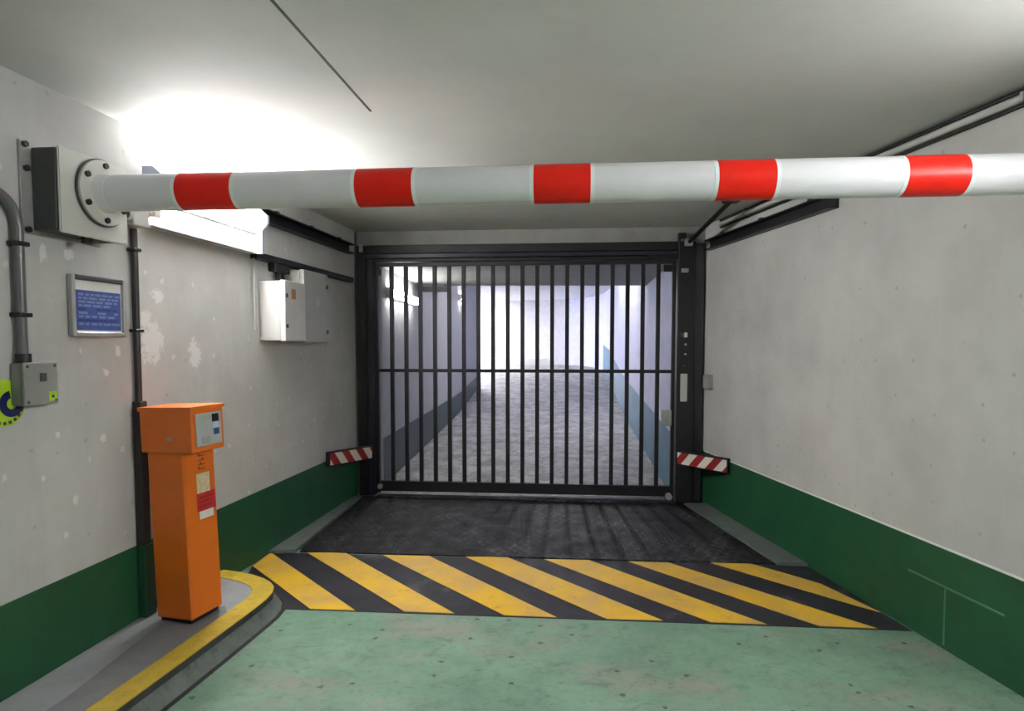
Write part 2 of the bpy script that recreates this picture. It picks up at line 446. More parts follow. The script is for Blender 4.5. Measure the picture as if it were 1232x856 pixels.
bm = N(); prism(bm, [(wl(Y0), Y0), (wl(6.12), 6.12), (wl(6.12) - .3, 6.12), (wl(Y0) - .3, Y0)], 0, 3.0)
struct('wall_left', bm, M['wall_l'])
bm = N(); prism(bm, [(wr(Y0), Y0), (wr(Y0) + .3, Y0), (wr(5.86) + .3, 5.86), (wr(5.86), 5.86)], 0, 3.0)
struct('wall_right', bm, M['wall_r'])
bm = N(); box(bm, (-3.5, Y0 - .3, 0), (3.7, Y0, 3.0))
struct('wall_back', bm, M['wall_r'])
T = 0.006
bm = N(); prism(bm, [(wl(Y0), Y0 + .01), (wl(Y0) + T, Y0 + .01), (wl(6.115) + T, 6.115), (wl(6.115), 6.115)], 0, 0.475)
struct('baseboard_left', bm, M['dado'])
bm = N(); prism(bm, [(wr(Y0), Y0 + .01), (wr(5.855), 5.855), (wr(5.855) - T, 5.855), (wr(Y0) - T, Y0 + .01)], 0, 0.490)
dr = struct('baseboard_right', bm, M['dado'])
# outline of a painted-over hatch on the green band
for (ya, yb, za, zb) in ((3.012, 3.022, 0.02, 0.31), (2.70, 3.26, 0.303, 0.312)):
    bm = N(); prism(bm, [(wr(ya) - T, ya), (wr(yb) - T, yb), (wr(yb) - T - .003, yb), (wr(ya) - T - .003, ya)], za, zb)
    link('paint_ridge', bm, M['ridge'], dr)

bm = N(); prism(bm, [(wr(Y0), Y0 + .01), (wr(5.80), 5.80), (wr(5.80) - .005, 5.80), (wr(Y0) - .005, Y0 + .01)], .4905, .500)
link('lit_edge', bm, M['white'], dr)  # pale strip stands in for light caught on the band's top lip
# ceiling slab with a narrow movement joint
GA, GB = Vector((-0.98, -0.2)), Vector((-0.655, 2.99))
d = (GB - GA).normalized(); nrm = Vector((d.y, -d.x)) * 0.007
g = [GA - nrm, GB - nrm, GB + nrm, GA + nrm]
o4 = [Vector((-3.5, Y0)), Vector((-3.5, 6.45)), Vector((3.7, 6.45)), Vector((3.7, Y0))]
bm = N()
vo = [bm.verts.new((p.x, p.y, CEIL)) for p in o4]; vi = [bm.verts.new((p.x, p.y, CEIL)) for p in g]
vt = [bm.verts.new((p.x, p.y, CEIL + .05)) for p in g]; vu = [bm.verts.new((p.x, p.y, CEIL + .25)) for p in o4]
for i in range(4):
    j = (i + 1) % 4
    bm.faces.new((vo[i], vo[j], vi[j], vi[i])); bm.faces.new((vi[i], vi[j], vt[j], vt[i])); bm.faces.new((vo[i], vu[i], vu[j], vo[j]))
bm.faces.new(vt); bm.faces.new(vu)
bmesh.ops.recalc_face_normals(bm, faces=bm.faces[:])
struct('ceiling', bm, M['ceiling'])

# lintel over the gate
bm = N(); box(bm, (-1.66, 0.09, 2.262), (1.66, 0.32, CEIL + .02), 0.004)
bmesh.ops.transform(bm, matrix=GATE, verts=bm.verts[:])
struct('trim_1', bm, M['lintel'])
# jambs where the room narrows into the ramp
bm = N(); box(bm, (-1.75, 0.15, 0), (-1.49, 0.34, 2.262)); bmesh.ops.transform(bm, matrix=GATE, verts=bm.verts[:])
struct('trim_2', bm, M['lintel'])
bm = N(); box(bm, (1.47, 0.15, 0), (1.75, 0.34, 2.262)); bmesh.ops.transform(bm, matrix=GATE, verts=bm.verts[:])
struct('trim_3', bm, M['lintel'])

# ------------------------------------------------------------------ ramp beyond the gate
def rz(y): return 0.0 if y < 13 else 0.6 * min(1, (y - 13) / 11) ** 1.3
bm = N(); ys = [6.1] + [6.5 + .75 * i for i in range(30)]
rows = [[bm.verts.new((x, y, rz(y))) for x in (-9, -4, -1, 1, 4)] for y in ys]
for a, b in zip(rows, rows[1:]):
    for k in range(4): bm.faces.new((a[k], a[k + 1], b[k + 1], b[k]))
fl2 = struct('floor.001', bm, M['ramp'])
bm = N(); prism(bm, [(-1.05, 6.42), (0.15, 6.32), (0.15, 6.40), (-1.05, 6.52)], 0, 0.003)
link('worn_line', bm, M['rust'], fl2)
bm = N(); prism(bm, [(0.55, 6.30), (1.0, 6.26), (1.0, 6.33), (0.55, 6.37)], 0, 0.003)
link('worn_line', bm, M['rust'], fl2)

def strip_wall(bm, line, thick, top, bottom=None):
    """wall along a plan polyline; top / bottom functions of y; thick offsets to the side"""
    n = len(line); front = []; back = []
    for i, (x, y) in enumerate(line):
        a = Vector(line[max(i - 1, 0)]); b = Vector(line[min(i + 1, n - 1)])
        t = (b - a).normalized(); nn = Vector((-t.y, t.x)) * thick
        z0 = bottom(y) if bottom else -0.1; z1 = top(y)
        front.append((bm.verts.new((x, y, z0)), bm.verts.new((x, y, z1))))
        back.append((bm.verts.new((x + nn.x, y + nn.y, z0)), bm.verts.new((x + nn.x, y + nn.y, z1))))
    for i in range(n - 1):
        bm.faces.new((front[i][0], front[i + 1][0], front[i + 1][1], front[i][1]))
        bm.faces.new((back[i][0], back[i + 1][0], back[i + 1][1], back[i][1]))
        bm.faces.new((front[i][1], front[i + 1][1], back[i + 1][1], back[i][1]))
        bm.faces.new((front[i][0], front[i + 1][0], back[i + 1][0], back[i][0]))
    for i in (0, -1): bm.faces.new((front[i][0], front[i][1], back[i][1], back[i][0]))
    bmesh.ops.recalc_face_normals(bm, faces=bm.faces[:])
    return bm
LL = [(-1.36 + .033 * (y - 6.2), y) for y in (6.25, 8, 10, 12, 14, 16, 18)]
bm = N(); strip_wall(bm, LL, 0.35, lambda y: 3.4)
struct('wall_left.001', bm, M['wall_far_grey'])
bm = N(); prism(bm, [(-9, 18), (-1.30, 18), (-1.30, 18.3), (-9, 18.3)], -0.1, 3.4)
struct('wall_left.002', bm, M['wall_far'])
bm = N(); strip_wall(bm, [(x + .008, y) for x, y in LL], 0.008, lambda y: rz(y) + .5 - .012 * (y - 6), lambda y: rz(y) - .02)
struct('baseboard_left.001', bm, M['dado_far'])
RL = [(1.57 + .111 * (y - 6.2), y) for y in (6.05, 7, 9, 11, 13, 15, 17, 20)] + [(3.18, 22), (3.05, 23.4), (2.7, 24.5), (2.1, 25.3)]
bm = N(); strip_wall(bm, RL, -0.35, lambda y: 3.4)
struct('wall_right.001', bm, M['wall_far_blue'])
bm = N(); strip_wall(bm, [(x - .008, y) for x, y in RL[:9]], -0.008, lambda y: rz(y) + .60 + .022 * (y - 6), lambda y: rz(y) - .02)
struct('baseboard_right.001', bm, M['dado_blue'])
bm = N(); strip_wall(bm, [(2.2, 25.25), (1.0, 25.7), (-1.0, 26.0), (-9.2, 26.2)], -0.35, lambda y: 3.4)
struct('wall_far', bm, M['wall_far'])
bm = N(); prism(bm, [(-9, 18.3), (-9, 26.3), (-9.3, 26.3), (-9.3, 18.3)], -0.1, 3.4)
struct('wall_far.001', bm, M['wall_far'])
bm = N(); prism(bm, [(1.5, 24.7), (1.5, 25.1), (-6, 25.6), (-6, 25.2)], 0.5, 0.86)
struct('trim_4', bm, M['white'])
bm = N(); prism(bm, [(-1.6, 6.28), (2.2, 6.0), (2.2, 8.8), (-1.6, 8.8)], 2.285, 3.3)
struct('ceiling.001', bm, M['ceiling_dark'])
bm = N(); prism(bm, [(-9.3, 8.8), (4.2, 8.8), (4.2, 26.5), (-9.3, 26.5)], 3.2, 3.45)
struct('ceiling.002', bm, M['wall_far'])

# ------------------------------------------------------------------ raised island with the yellow edge
isl = thing('kerb_island', 'raised grey concrete island with yellow painted edge under the orange column', 'kerb',
            Matrix.Translation((-1.7, 3.0, 0)))
KZ = 0.10
wt = lambda y: wl(y) + 0.0075
OUT = [(-2.05, -1.6), (-1.504, 2.331), (-1.459, 2.595), (-1.403, 2.925), (-1.352, 3.25), (-1.336, 3.37), (-1.338, 3.46), (-1.362, 3.545), (-1.41, 3.615),
       (-1.475, 3.675), (-1.56, 3.73), (-1.66, 3.775), (-1.77, 3.81)]
def inset(pts, dd):
    r = []
    for i, p in enumerate(pts):
        a = Vector(pts[max(i - 1, 0)]); b = Vector(pts[min(i + 1, len(pts) - 1)])
        t = (b - a).normalized(); nn = Vector((-t.y, t.x)); q = Vector(p) + nn * dd
        r.append((q.x, q.y))
    return r
IN = inset(OUT, 0.112)
IN = [p for p in IN if p[0] > wt(p[1]) + .02]
wall_side = [(wt(3.83), 3.83), (wt(-1.6), -1.6)]
bm = N(); prism(bm, OUT + wall_side, 0.0, KZ)
link('kerb_body', bm, M['kerb_face'], isl, world=True)
bm = N(); prism(bm, IN + [(wt(3.70), 3.70), (wt(-1.6), -1.6)], KZ, KZ + .003)
link('paving', bm, M['kerb_grey'], isl, world=True)
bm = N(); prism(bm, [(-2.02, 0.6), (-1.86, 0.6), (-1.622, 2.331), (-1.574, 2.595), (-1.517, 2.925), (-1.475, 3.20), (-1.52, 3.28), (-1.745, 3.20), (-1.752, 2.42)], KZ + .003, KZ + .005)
link('dark_patch', bm, M['kerb_mid'], isl, world=True)  # darker grey patch over part of the paving
bm = N(); full_in = inset(OUT, 0.112)
for i in range(len(OUT) - 1):
    q = [OUT[i], OUT[i + 1], full_in[i + 1], full_in[i]]
    q = [(max(x, wt(y)), y) for x, y in q]
    lo = [bm.verts.new((x, y, KZ)) for x, y in q]; hi = [bm.verts.new((x, y, KZ + .006)) for x, y in q]
    bm.faces.new(hi); 
    for k in range(4): bm.faces.new((lo[k], lo[(k + 1) % 4], hi[(k + 1) % 4], hi[k]))
bmesh.ops.remove_doubles(bm, verts=bm.verts[:], dist=1e-5); bmesh.ops.recalc_face_normals(bm, faces=bm.faces[:])
link('yellow_edge', bm, M['kerb_yellow'], isl, world=True)
SK = inset(OUT, -0.045)
bm = N()
for i in range(len(OUT) - 3):
    a, b, c2, d2 = OUT[i], OUT[i + 1], SK[i + 1], SK[i]
    v = [bm.verts.new((a[0], a[1], .068)), bm.verts.new((b[0], b[1], .068)), bm.verts.new((c2[0], c2[1], .0)), bm.verts.new((d2[0], d2[1], .0))]
    bm.faces.new(v)
bmesh.ops.remove_doubles(bm, verts=bm.verts[:], dist=1e-5); bmesh.ops.recalc_face_normals(bm, faces=bm.faces[:])
link('kerb_foot', bm, M['kerb_skirt'], isl, world=True)

bm = N(); S2 = inset(OUT, -0.068)
for i in range(len(OUT) - 3):
    a, b, c2, d2 = SK[i], SK[i + 1], S2[i + 1], S2[i]
    bm.faces.new([bm.verts.new((p[0], p[1], z)) for p, z in ((a, .004), (b, .004), (c2, .001), (d2, .001))])
bmesh.ops.remove_doubles(bm, verts=bm.verts[:], dist=1e-5); bmesh.ops.recalc_face_normals(bm, faces=bm.faces[:])
link('dark_joint', bm, M['rubber'], isl, world=True)

# ------------------------------------------------------------------ orange ticket column
CM = Matrix.Translation((-1.655, 3.175, KZ + .005)) @ Matrix.Rotation(math.radians(-1.9), 4, 'Y') @ Matrix.Rotation(math.radians(-17), 4, 'Z')
colm = thing('ticket_column', 'orange parking ticket column standing on the grey kerb island', 'ticket machine', CM)
# local: -Y faces the arriving car's camera side, +X faces the lane
bm = N(); box(bm, (-.085, -.092, 0), (.100, .09, .03)); link('plinth', bm, M['black'], colm)
bm = N(); box(bm, (-.097, -.105, .022), (.118, .10, .86), .006, seg=2); link('body', bm, M['orange'], colm)
bm = N(); box(bm, (.118, -.099, .03), (.1225, .094, .85), .002); bd = link('front_door', bm, M['orange'], colm)
bm = N(); box(bm, (-.118, -.118, .855), (.195, .095, 1.065), .006, seg=2); hd = link('head', bm, M['orange'], colm)
bm = N()
pr = [(-.123, -.123), (.202, -.123), (.202, .10), (-.123, .10)]
prism(bm, pr, 1.060, 1.080)
link('lid', bm, M['orange'], colm)
bm = N(); box(bm, (.196, -.092, .882), (.1995, .075, 1.043), .0015); fp = link('front_panel', bm, M['panel_grey'], colm)
for (ya, yb, za, zb, mm, nm) in ((.012, .056, .995, 1.034, 'screen', 'display'), (.016, .056, .962, .992, 'label_pale', 'instruction_label'),
                                 (.020, .056, .930, .962, 'label_blue', 'card_slot'), (-.060, -.005, .895, .925, 'metal_grey', 'coin_plate')):
    bm = N(); box(bm, (.1995, ya, za), (.2025, yb, zb), .001); link(nm, bm, M[mm], fp)
bm = N(); cyl(bm, (.065, -.118, .925), (.065, -.126, .925), .011, 12); cyl(bm, (.065, -.126, .925), (.065, -.130, .925), .007, 12)
link('key_lock', bm, M['galv'], hd)
for (ya, yb, za, zb, mm, nm) in ((-.030, .055, .635, .735, 'cream', 'sticker'), (-.035, .088, .545, .637, 'red', 'sticker'), (-.022, .070, .505, .545, 'white', 'sticker')):
    bm = N(); box(bm, (.1225, ya, za), (.1240, yb, zb)); s = link(nm, bm, M[mm], bd)
    if mm == 'red':
        bm = N()
        for k in range(3):
            box(bm, (.1240, ya + .012, za + .02 + k * .022), (.1246, yb - .02 - .015 * (k % 2), za + .029 + k * .022))
        for f in bm.faces: pass
        link('sticker_print', bm, M['guard_red'], bd)
for k in range(4):    # faded column of lettering above the stickers
    bm = N(); z = .755 + k * .022
    box(bm, (.1225, -.012, z), (.1232, .030, z + .005)); box(bm, (.1225, -.012 + .012 * (k % 3), z + .005), (.1232, -.004 + .012 * (k % 3), z + .015))
    link('letter', bm, M['orange_dk'], bd)

# ------------------------------------------------------------------ boom barrier
BX = Vector((-1.90, 2.825, 2.153)); BD = Vector((4.0, -0.345, 0.0)).normalized()
BM_ = on_left(2.80, 2.13)
boom = thing('boom_barrier', 'red and white striped boom across the lane with its grey wall box', 'barrier', BM_)
# wall box in the wall frame (local x along the wall, -y out of it)
bm = N(); box(bm, (-.245, -.010, -.190), (.16, 0, .180), .002); link('back_plate', bm, M['galv'], boom)
bm = N(); box(bm, (-.195, -.118, -.172), (.165, -.010, .160), .004); link('mounting_box', bm, M['plate_dark'], boom)
bm = N()
prism(bm, [(-.190, -.130), (.185, -.130), (.185, -.118), (-.190, -.118)], -.180, .168)
es = [e for e in bm.edges]
bmesh.ops.bevel(bm, geom=es, offset=.004, segments=2, affect='EDGES')
hs = link('housing', bm, M['housing'], boom)
for (x, z) in ((-.225, .165), (-.225, -.175), (-.222, .07)):
    bm = N(); cyl(bm, (x, -.010, z), (x, -.024, z), .013, 6); link('bolt', bm, M['black'], boom)
bm = N(); box(bm, (-.05, -.115, -.205), (-.01, -.095, -.175)); link('lug', bm, M['black'], boom)
inv = BM_.inverted()
bl = inv @ BX; bdir = (inv.to_3x3() @ BD).normalized()
fc = Vector((bl.x, -.130, bl.z))
bm = N(); cyl(bm, fc, fc + Vector((0, -.022, 0)), .140, 48); fl = link('flange', bm, M['housing'], boom, True)
bm = N(); cyl(bm, fc + Vector((0, -.004, 0)), fc + Vector((0, -.012, 0)), .146, 48); link('flange_ring', bm, M['plate_dark'], fl, True)
for k in range(6):
    a = math.radians(30 + 60 * k); p = fc + Vector((.118 * math.cos(a), -.022, .118 * math.sin(a)))
    bm = N(); cyl(bm, p, p + Vector((0, -.012, 0)), .013, 6); link('bolt', bm, M['black'], fl)
R_ = 0.078
p0 = Vector((-1.895, 2.825, 2.153)); 
def bp(t): return p0 + BD * t
bm = N(); cyl(bm, bp(.105), bp(.155), R_ + .008, 48, R_ + .002); link('collar', bm, M['boom_white'], boom, True, world=True)
bm = N(); cyl(bm, bp(0.02), bp(4.02), R_, 64); tube = link('boom', bm, M['boom_white'], boom, True, world=True)
for (a, b) in ((.473, .717), (1.254, 1.494), (1.995, 2.224), (2.725, 2.946), (3.436, 3.662)):
    bm = N(); cyl(bm, bp(a), bp(b), R_ + .0012, 64); link('red_band', bm, M['boom_red'], tube, True, world=True)
    for (c0, c1) in ((a - .016, a), (b, b + .016)):
        bm = N(); cyl(bm, bp(c0), bp(c1), R_ + .0009, 64); link('reflective_edge', bm, M['boom_edge'], tube, True, world=True)

# ------------------------------------------------------------------ wall services beside the boom
q = on_left(2.535, 0)
cd_ = thing('conduit', 'dark grey conduit bending down from the edge to the small grey junction box', 'conduit', on_left(2.535, 1.42))
pts = [(-1.2, -.024, .66), (-.14, -.024, .66)] + arc((-.14, -.024, .535), .125, math.pi / 2, 0, 10, (1, 0, 0), (0, 0, 1)) + [(-.015, -.024, .0)]
bm = N(); sweep(bm, pts, .021, 14); link('tube', bm, M['conduit'], cd_, True)
for z in (.46, .18):
    bm = N(); box(bm, (-.045, -.050, z), (.015, 0, z + .018), .003); link('clip', bm, M['black'], cd_)
bm = N(); cyl(bm, (-.015, -.028, 0), (-.015, -.028, .035), .027, 16); link('gland', bm, M['black'], cd_, True)

jb = thing('junction_box', 'small grey square junction box at the foot of the bent grey conduit', 'junction box', on_left(2.56, 1.248))
bm = N(); box(bm, (-.078, -.052, 0), (.078, 0, .170), .008, seg=2); link('box_body', bm, M['jbox'], jb)
bm = N(); box(bm, (-.080, -.066, -.002), (.080, -.052, .172), .006, seg=2); lid = link('cover', bm, M['jbox_lid'], jb)
for (x, z) in ((-.064, .014), (.064, .014), (-.064, .156), (.064, .156)):
    bm = N(); cyl(bm, (x, -.066, z), (x, -.069, z), .006, 10); link('screw', bm, M['plate_dark'], lid)
bm = N(); box(bm, (-.008, -.068, .095), (.022, -.066, .128)); link('stain', bm, M['plate_dark'], lid)
bm = N(); box(bm, (.032, -.0675, .012), (.070, -.066, .050)); st = link('sticker_scrap', bm, M['lime'], lid)
bm = N(); box(bm, (.044, -.0682, .024), (.056, -.0675, .036)); link('scrap_mark', bm, M['navy'], lid)

sk = thing('round_sticker', 'round lime sticker with a navy mark half hidden by the grey junction box', 'sticker', on_left(2.455, 1.262))
bm = N(); cyl(bm, (0, 0, 0), (0, -.0025, 0), .092, 40); dk = link('disc', bm, M['lime'], sk, True)
bm = N()
ring = [(.030 + (.053 if k < 17 else .022) * math.cos(a), (.053 if k < 17 else .022) * math.sin(a) - .004) for k, a in
        enumerate([math.radians(100 + 15 * k) for k in range(17)] + [math.radians(340 - 15 * k) for k in range(17)])]
fr = [bm.verts.new((x, -.004, z)) for x, z in ring]; bk = [bm.verts.new((x, -.0025, z)) for x, z in ring]
n_ = len(ring) // 2
for k in range(n_ - 1):
    bm.faces.new((fr[k], fr[k + 1], fr[-2 - k], fr[-1 - k])); bm.faces.new((fr[k], fr[k + 1], bk[k + 1], bk[k])); bm.faces.new((fr[-2 - k], fr[-1 - k], bk[-1 - k], bk[-2 - k]))
bmesh.ops.recalc_face_normals(bm, faces=bm.faces[:])
link('navy_mark', bm, M['navy'], sk)
for k in range(13):
    a = math.radians(200 + 17 * k)
    c = Vector((.079 * math.cos(a), 0, .079 * math.sin(a)))
    bm = N(); box(bm, (-.0065, -.0036, -.006), (.0065, -.0025, .006), 0, Matrix.Translation(c) @ Matrix.Rotation(-(a - math.pi / 2), 4, 'Y'))
    link('letter', bm, M['plate_dark'], sk)

nb = thing('notice_frame', 'framed blue notice with white heading on the wall below the boom box', 'sign', on_left(2.93, 1.525))
W, Hh = .162, .275
for nm, lo, hi in (('frame_side', (-W, -.028, 0), (-W + .020, 0, Hh)), ('frame_side', (W - .020, -.028, 0), (W, 0, Hh)),
                   ('frame_bottom', (-W + .020, -.028, 0), (W - .020, 0, .022)), ('frame_top', (-W + .020, -.028, Hh - .022), (W - .020, 0, Hh))):
    bm = N(); box(bm, lo, hi, .004); link(nm, bm, M['plate_dark'] if nm == 'frame_top' else M['galv'], nb)
bm = N(); box(bm, (-W + .020, -.012, .022), (W - .020, 0, Hh - .022)); pn = link('panel', bm, M['white'], nb)
bm = N(); box(bm, (-W + .034, -.0135, .030), (W - .026, -.012, Hh - .066)); link('blue_field', bm, M['sign_blue'], pn)
yy = Hh - .078
for r in range(9):
    x = -W + .045; dark = r in (4, 7)
    while x < W - .05:
        w_ = random.uniform(.018, .055); w_ = min(w_, W - .034 - x)
        if random.random() < .86:
            bm = N(); box(bm, (x, -.0145, yy - .012), (x + w_, -.0135, yy - .002)); link('print_line', bm, M['sign_dk'] if dark else M['sign_text'], pn)
        x += w_ + random.uniform(.006, .012)
    yy -= .0165

vp = thing('vertical_pipe', 'thin dark pipe running down the wall from the strip light behind the orange column', 'pipe', on_left(3.165, 0))
bm = N(); sweep(bm, [(-.008, -.022, 2.06), (-.008, -.022, 1.205)], .017, 12); link('upper_tube', bm, M['pipe_dark'], vp, True)
bm = N(); box(bm, (-.030, -.046, .475), (.022, 0, 1.205), .004); link('lower_channel', bm, M['pipe_dark'], vp)
bm = N(); box(bm, (-.030, -.048, .105), (.045, -.0065, .474), .004); link('painted_channel', bm, M['pipe_green'], vp)
for z in (1.95, 1.55):
    bm = N(); box(bm, (-.036, -.043, z), (.020, 0, z + .016), .003); link('clip', bm, M['black'], vp)

pb = thing('pull_box', 'small pale conduit box at the near end of the strip light', 'junction box', on_left(3.17, 2.072))
bm = N(); box(bm, (-.055, -.060, 0), (.055, 0, .095), .006, seg=2); link('box_body', bm, M['pipe_light'], pb)
bm = N(); cyl(bm, (-.055, -.03, .05), (-.150, -.03, .045), .021, 16); link('stub', bm, M['black'], pb, True)
bm = N(); cyl(bm, (-.052, -.03, .05), (-.075, -.03, .05), .028, 16); link('gland', bm, M['white'], pb, True)

# ------------------------------------------------------------------ strip lights on the walls
def strip_light(label, mtx, glow, glow_low):
    sl = thing('strip_light', label, 'light', mtx)
    X0, X1 = -.50, .515
    bm = N(); box(bm, (X0, -.018, 0), (X1, 0, .300), .003); link('back_tray', bm, M['white'], sl)
    bm = N(); box(bm, (X0 + .02, -.074, .108), (X1 - .02, -.018, .132), .003); link('divider', bm, M['galv'], sl)
    bm = N(); box(bm, (X0, -.052, .0), (X1, -.018, .012), .002); link('bottom_lip', bm, M['galv'], sl)
    bm = N(); cyl(bm, (X0 + .03, -.052, .070), (X1 - .03, -.052, .070), .019, 20); link('lower_tube', bm, glow_low, sl, True)
    bm = N(); cyl(bm, (X0 + .03, -.060, .215), (X1 - .05, -.060, .215), .030, 20); link('upper_tube', bm, glow, sl, True)
    for x in (X0, X1):
        s = -1 if x < 0 else 1
        bm = N(); prof = [(-.018, .150), (-.070, .150), (-.128, .195), (-.128, .250), (-.075, .298), (-.018, .298)]
        if s > 0: prof = [(-.018, .0), (-.090, .0), (-.090, .150), (-.128, .195), (-.128, .250), (-.075, .298), (-.018, .298)]
        extrude_profile(bm, prof, x - (.03 if s < 0 else .02), x + (.0 if s < 0 else .012)); link('end_cap', bm, M['cap'], sl)
        bm = N(); box(bm, (x - .028, -.078, .045), (x + .028, -.018, .098), .006); link('lamp_holder', bm, M['white'], sl)
strip_light('bright white fluorescent strip light on the wall behind the boom', on_left(3.76, 2.09), M['e_wall'], M['e_low'])
strip_light('bright white fluorescent strip light on the plain wall before the boom', on_right(1.3, 2.09), M['e_near'], M['e_near'])

# ------------------------------------------------------------------ two cabinets and the cable duct above
ca = thing('control_cabinet', 'nearer deep white control cabinet on the wall short of the gate', 'cabinet', on_left(4.51, 1.512))
bm = N(); box(bm, (-.15, -.150, 0), (.15, 0, .41), .005, seg=2); link('case', bm, M['white_case'], ca)
bm = N(); box(bm, (-.155, -.192, -.004), (.155, -.152, .414), .006, seg=2); dr_ = link('door', bm, M['white_case'], ca)
bm = N(); box(bm, (-.1535, -.138, .02), (-.1500, -.012, .39), .001); link('side_panel', bm, M['white_case'], ca)
for z in (.10, .31):
    bm = N(); box(bm, (-.150, -.199, z - .013), (-.122, -.192, z + .013), .002); link('hinge', bm, M['black'], dr_)
bm = N(); box(bm, (-.06, -.1935, .29), (.0, -.192, .36)); link('warning_label', bm, M['rust'], dr_)
cb = thing('meter_cabinet', 'taller shallow grey cabinet just beyond the white cabinet', 'cabinet', on_left(4.95, 1.502))
bm = N(); box(bm, (-.215, -.110, 0), (.20, 0, .535), .005, seg=2); link('case', bm, M['grey_case'], cb)
bm = N(); box(bm, (-.220, -.150, -.004), (.205, -.112, .539), .006, seg=2); db = link('door', bm, M['grey_case'], cb)
for z in (.08, .44):
    bm = N(); box(bm, (.165, -.157, z - .015), (.200, -.150, z + .015), .002); link('hinge', bm, M['plate_dark'], db)
bm = N(); box(bm, (-.02, -.1515, .28), (.05, -.150, .34)); link('stain', bm, M['panel_grey'], db)
tr = thing('cable_duct', 'black cable duct on the wall above the two cabinets', 'cable duct', on_left(5.10, 2.06))
bm = N(); box(bm, (-.85, -.055, 0), (.86, 0, .045), .004); link('duct', bm, M['black'], tr)
bm = N(); box(bm, (-.62, -.060, -.06), (-.40, 0, 0), .006); link('junction', bm, M['black'], tr)
for x in (-.54, -.46):
    bm = N(); sweep(bm, [(x, -.03, -.06), (x, -.03, -.137)], .013, 10); link('drop_cable', bm, M['black'], tr, True)
bm = N(); sweep(bm, [(-.84, -.02, .005), (-.84, -.02, -.48)], .010, 8); link('side_cable', bm, M['grey_case'], tr, True)

# ------------------------------------------------------------------ gate frame, leaf and tracks (gate frame: local x across, -y towards the aisle)
gf = thing('gate_frame', 'black steel gate frame of two posts and a header closing the lane', 'gate frame', GATE)
ZF = .011
bm = N(); box(bm, (-1.632, -.01, ZF), (-1.545, .10, 2.42), .004); lp = link('post', bm, M['metal_dark'], gf)
bm = N(); box(bm, (-1.543, .005, ZF), (-1.478, .085, 2.30), .004); link('guide_rail', bm, M['metal_rail'], gf)
bm = N(); box(bm, (-1.476, .010, .02), (-1.462, .085, 2.27), .002); link('guide_edge', bm, M['metal_dark'], gf)
bm = N(); box(bm, (1.392, -.03, ZF), (1.545, .10, 2.42), .005); rp = link('post', bm, M['metal_dark'], gf)
bm = N(); box(bm, (1.547, -.005, ZF), (1.628, .10, 2.40), .004); link('post_channel', bm, M['metal_rail'], gf)
bm = N(); box(bm, (-1.543, .000, 2.345), (1.390, .085, 2.425), .004); link('header_beam', bm, M['metal_dark'], gf)
bm = N(); box(bm, (-1.543, -.020, 2.300), (1.390, .040, 2.340), .004); link('header_rail', bm, M['metal_rail'], gf)
bm = N(); box(bm, (-1.476, .010, 2.268), (1.390, .088, 2.298), .003); link('header_channel', bm, M['metal_dark'], gf)
bm = N(); box(bm, (-1.44, -.10, ZF), (1.38, .02, ZF + .014), .003); link('threshold', bm, M['steel'], gf)
bm = N(); box(bm, (1.420, -.046, .955), (1.482, -.030, 1.212), .004); wp = link('white_plate', bm, M['white_case'], gf)
for (x0, x1, z0, z1, mm) in ((1.415, 1.480, 2.135, 2.175, 'metal_grey'), (1.448, 1.478, 1.545, 1.590, 'white_case'), (1.420, 1.444, 1.550, 1.585, 'plate_dark'),
                             (1.452, 1.472, 1.47, 1.49, 'metal_grey'), (1.452, 1.472, 1.385, 1.40, 'metal_grey'), (1.44, 1.456, 1.275, 1.29, 'plate_dark')):
    bm = N(); box(bm, (x0, -.042, z0), (x1, -.030, z1), .003); link('fitting', bm, M[mm], gf)
bm = N(); cyl(bm, (1.44, -.02, 2.42), (1.44, .06, 2.42), .035, 18); link('pulley', bm, M['metal_grey'], gf, True)
bm = N(); box(bm, (-1.60, -.03, 2.36), (-1.565, -.010, 2.44), .003); link('bracket', bm, M['metal_grey'], gf)
bm = N(); box(bm, (1.390, -.02, 2.36), (1.46, .04, 2.50), .004); link('bracket', bm, M['metal_dark'], gf)

lf = thing('barred_gate', 'closed black barred gate of upright steel bars across the lane', 'gate', GATE)
LX0, LX1 = -1.446, 1.362
bm = N(); box(bm, (LX0 - .012, .022, .03), (LX0 + .014, .072, 2.262), .003); link('stile', bm, M['metal_dark'], lf)
bm = N(); box(bm, (LX1 - .014, .022, .03), (LX1 + .018, .072, 2.262), .003); link('stile', bm, M['metal_dark'], lf)
bm = N(); box(bm, (LX0 + .014, .022, .05), (LX1 - .014, .072, .150), .004); link('bottom_rail', bm, M['metal_dark'], lf)
bm = N(); box(bm, (LX0 + .014, .022, 2.225), (LX1 - .014, .072, 2.262), .003); link('top_rail', bm, M['metal_dark'], lf)
bm = N(); box(bm, (LX0 + .014, .018, 1.213), (LX1 - .014, .028, 1.245), .002); link('middle_rail', bm, M['metal_dark'], lf)
me_bar = None
for k in range(19):
    x = LX0 + (LX1 - LX0) * (k + 1) / 20
    if me_bar is None:
        bm = N(); box(bm, (-.0185, .030, .150), (.0185, .072, 2.225), .003); b0 = link('bar', bm, M['metal_dark'], lf); me_bar = b0; b0.location.x = x
    else:
        o = me_bar.copy(); COL.objects.link(o); o.parent = lf; o.location.x = x
bm = N(); box(bm, (LX1 - .105, -.010, .722), (LX1 - .012, .020, .872), .008, seg=2); lk = link('lock_case', bm, M['galv'], lf)
bm = N(); cyl(bm, (LX1 - .06, -.010, .80), (LX1 - .06, -.020, .80), .018, 16); link('lock_cylinder', bm, M['metal_grey'], lk, True)
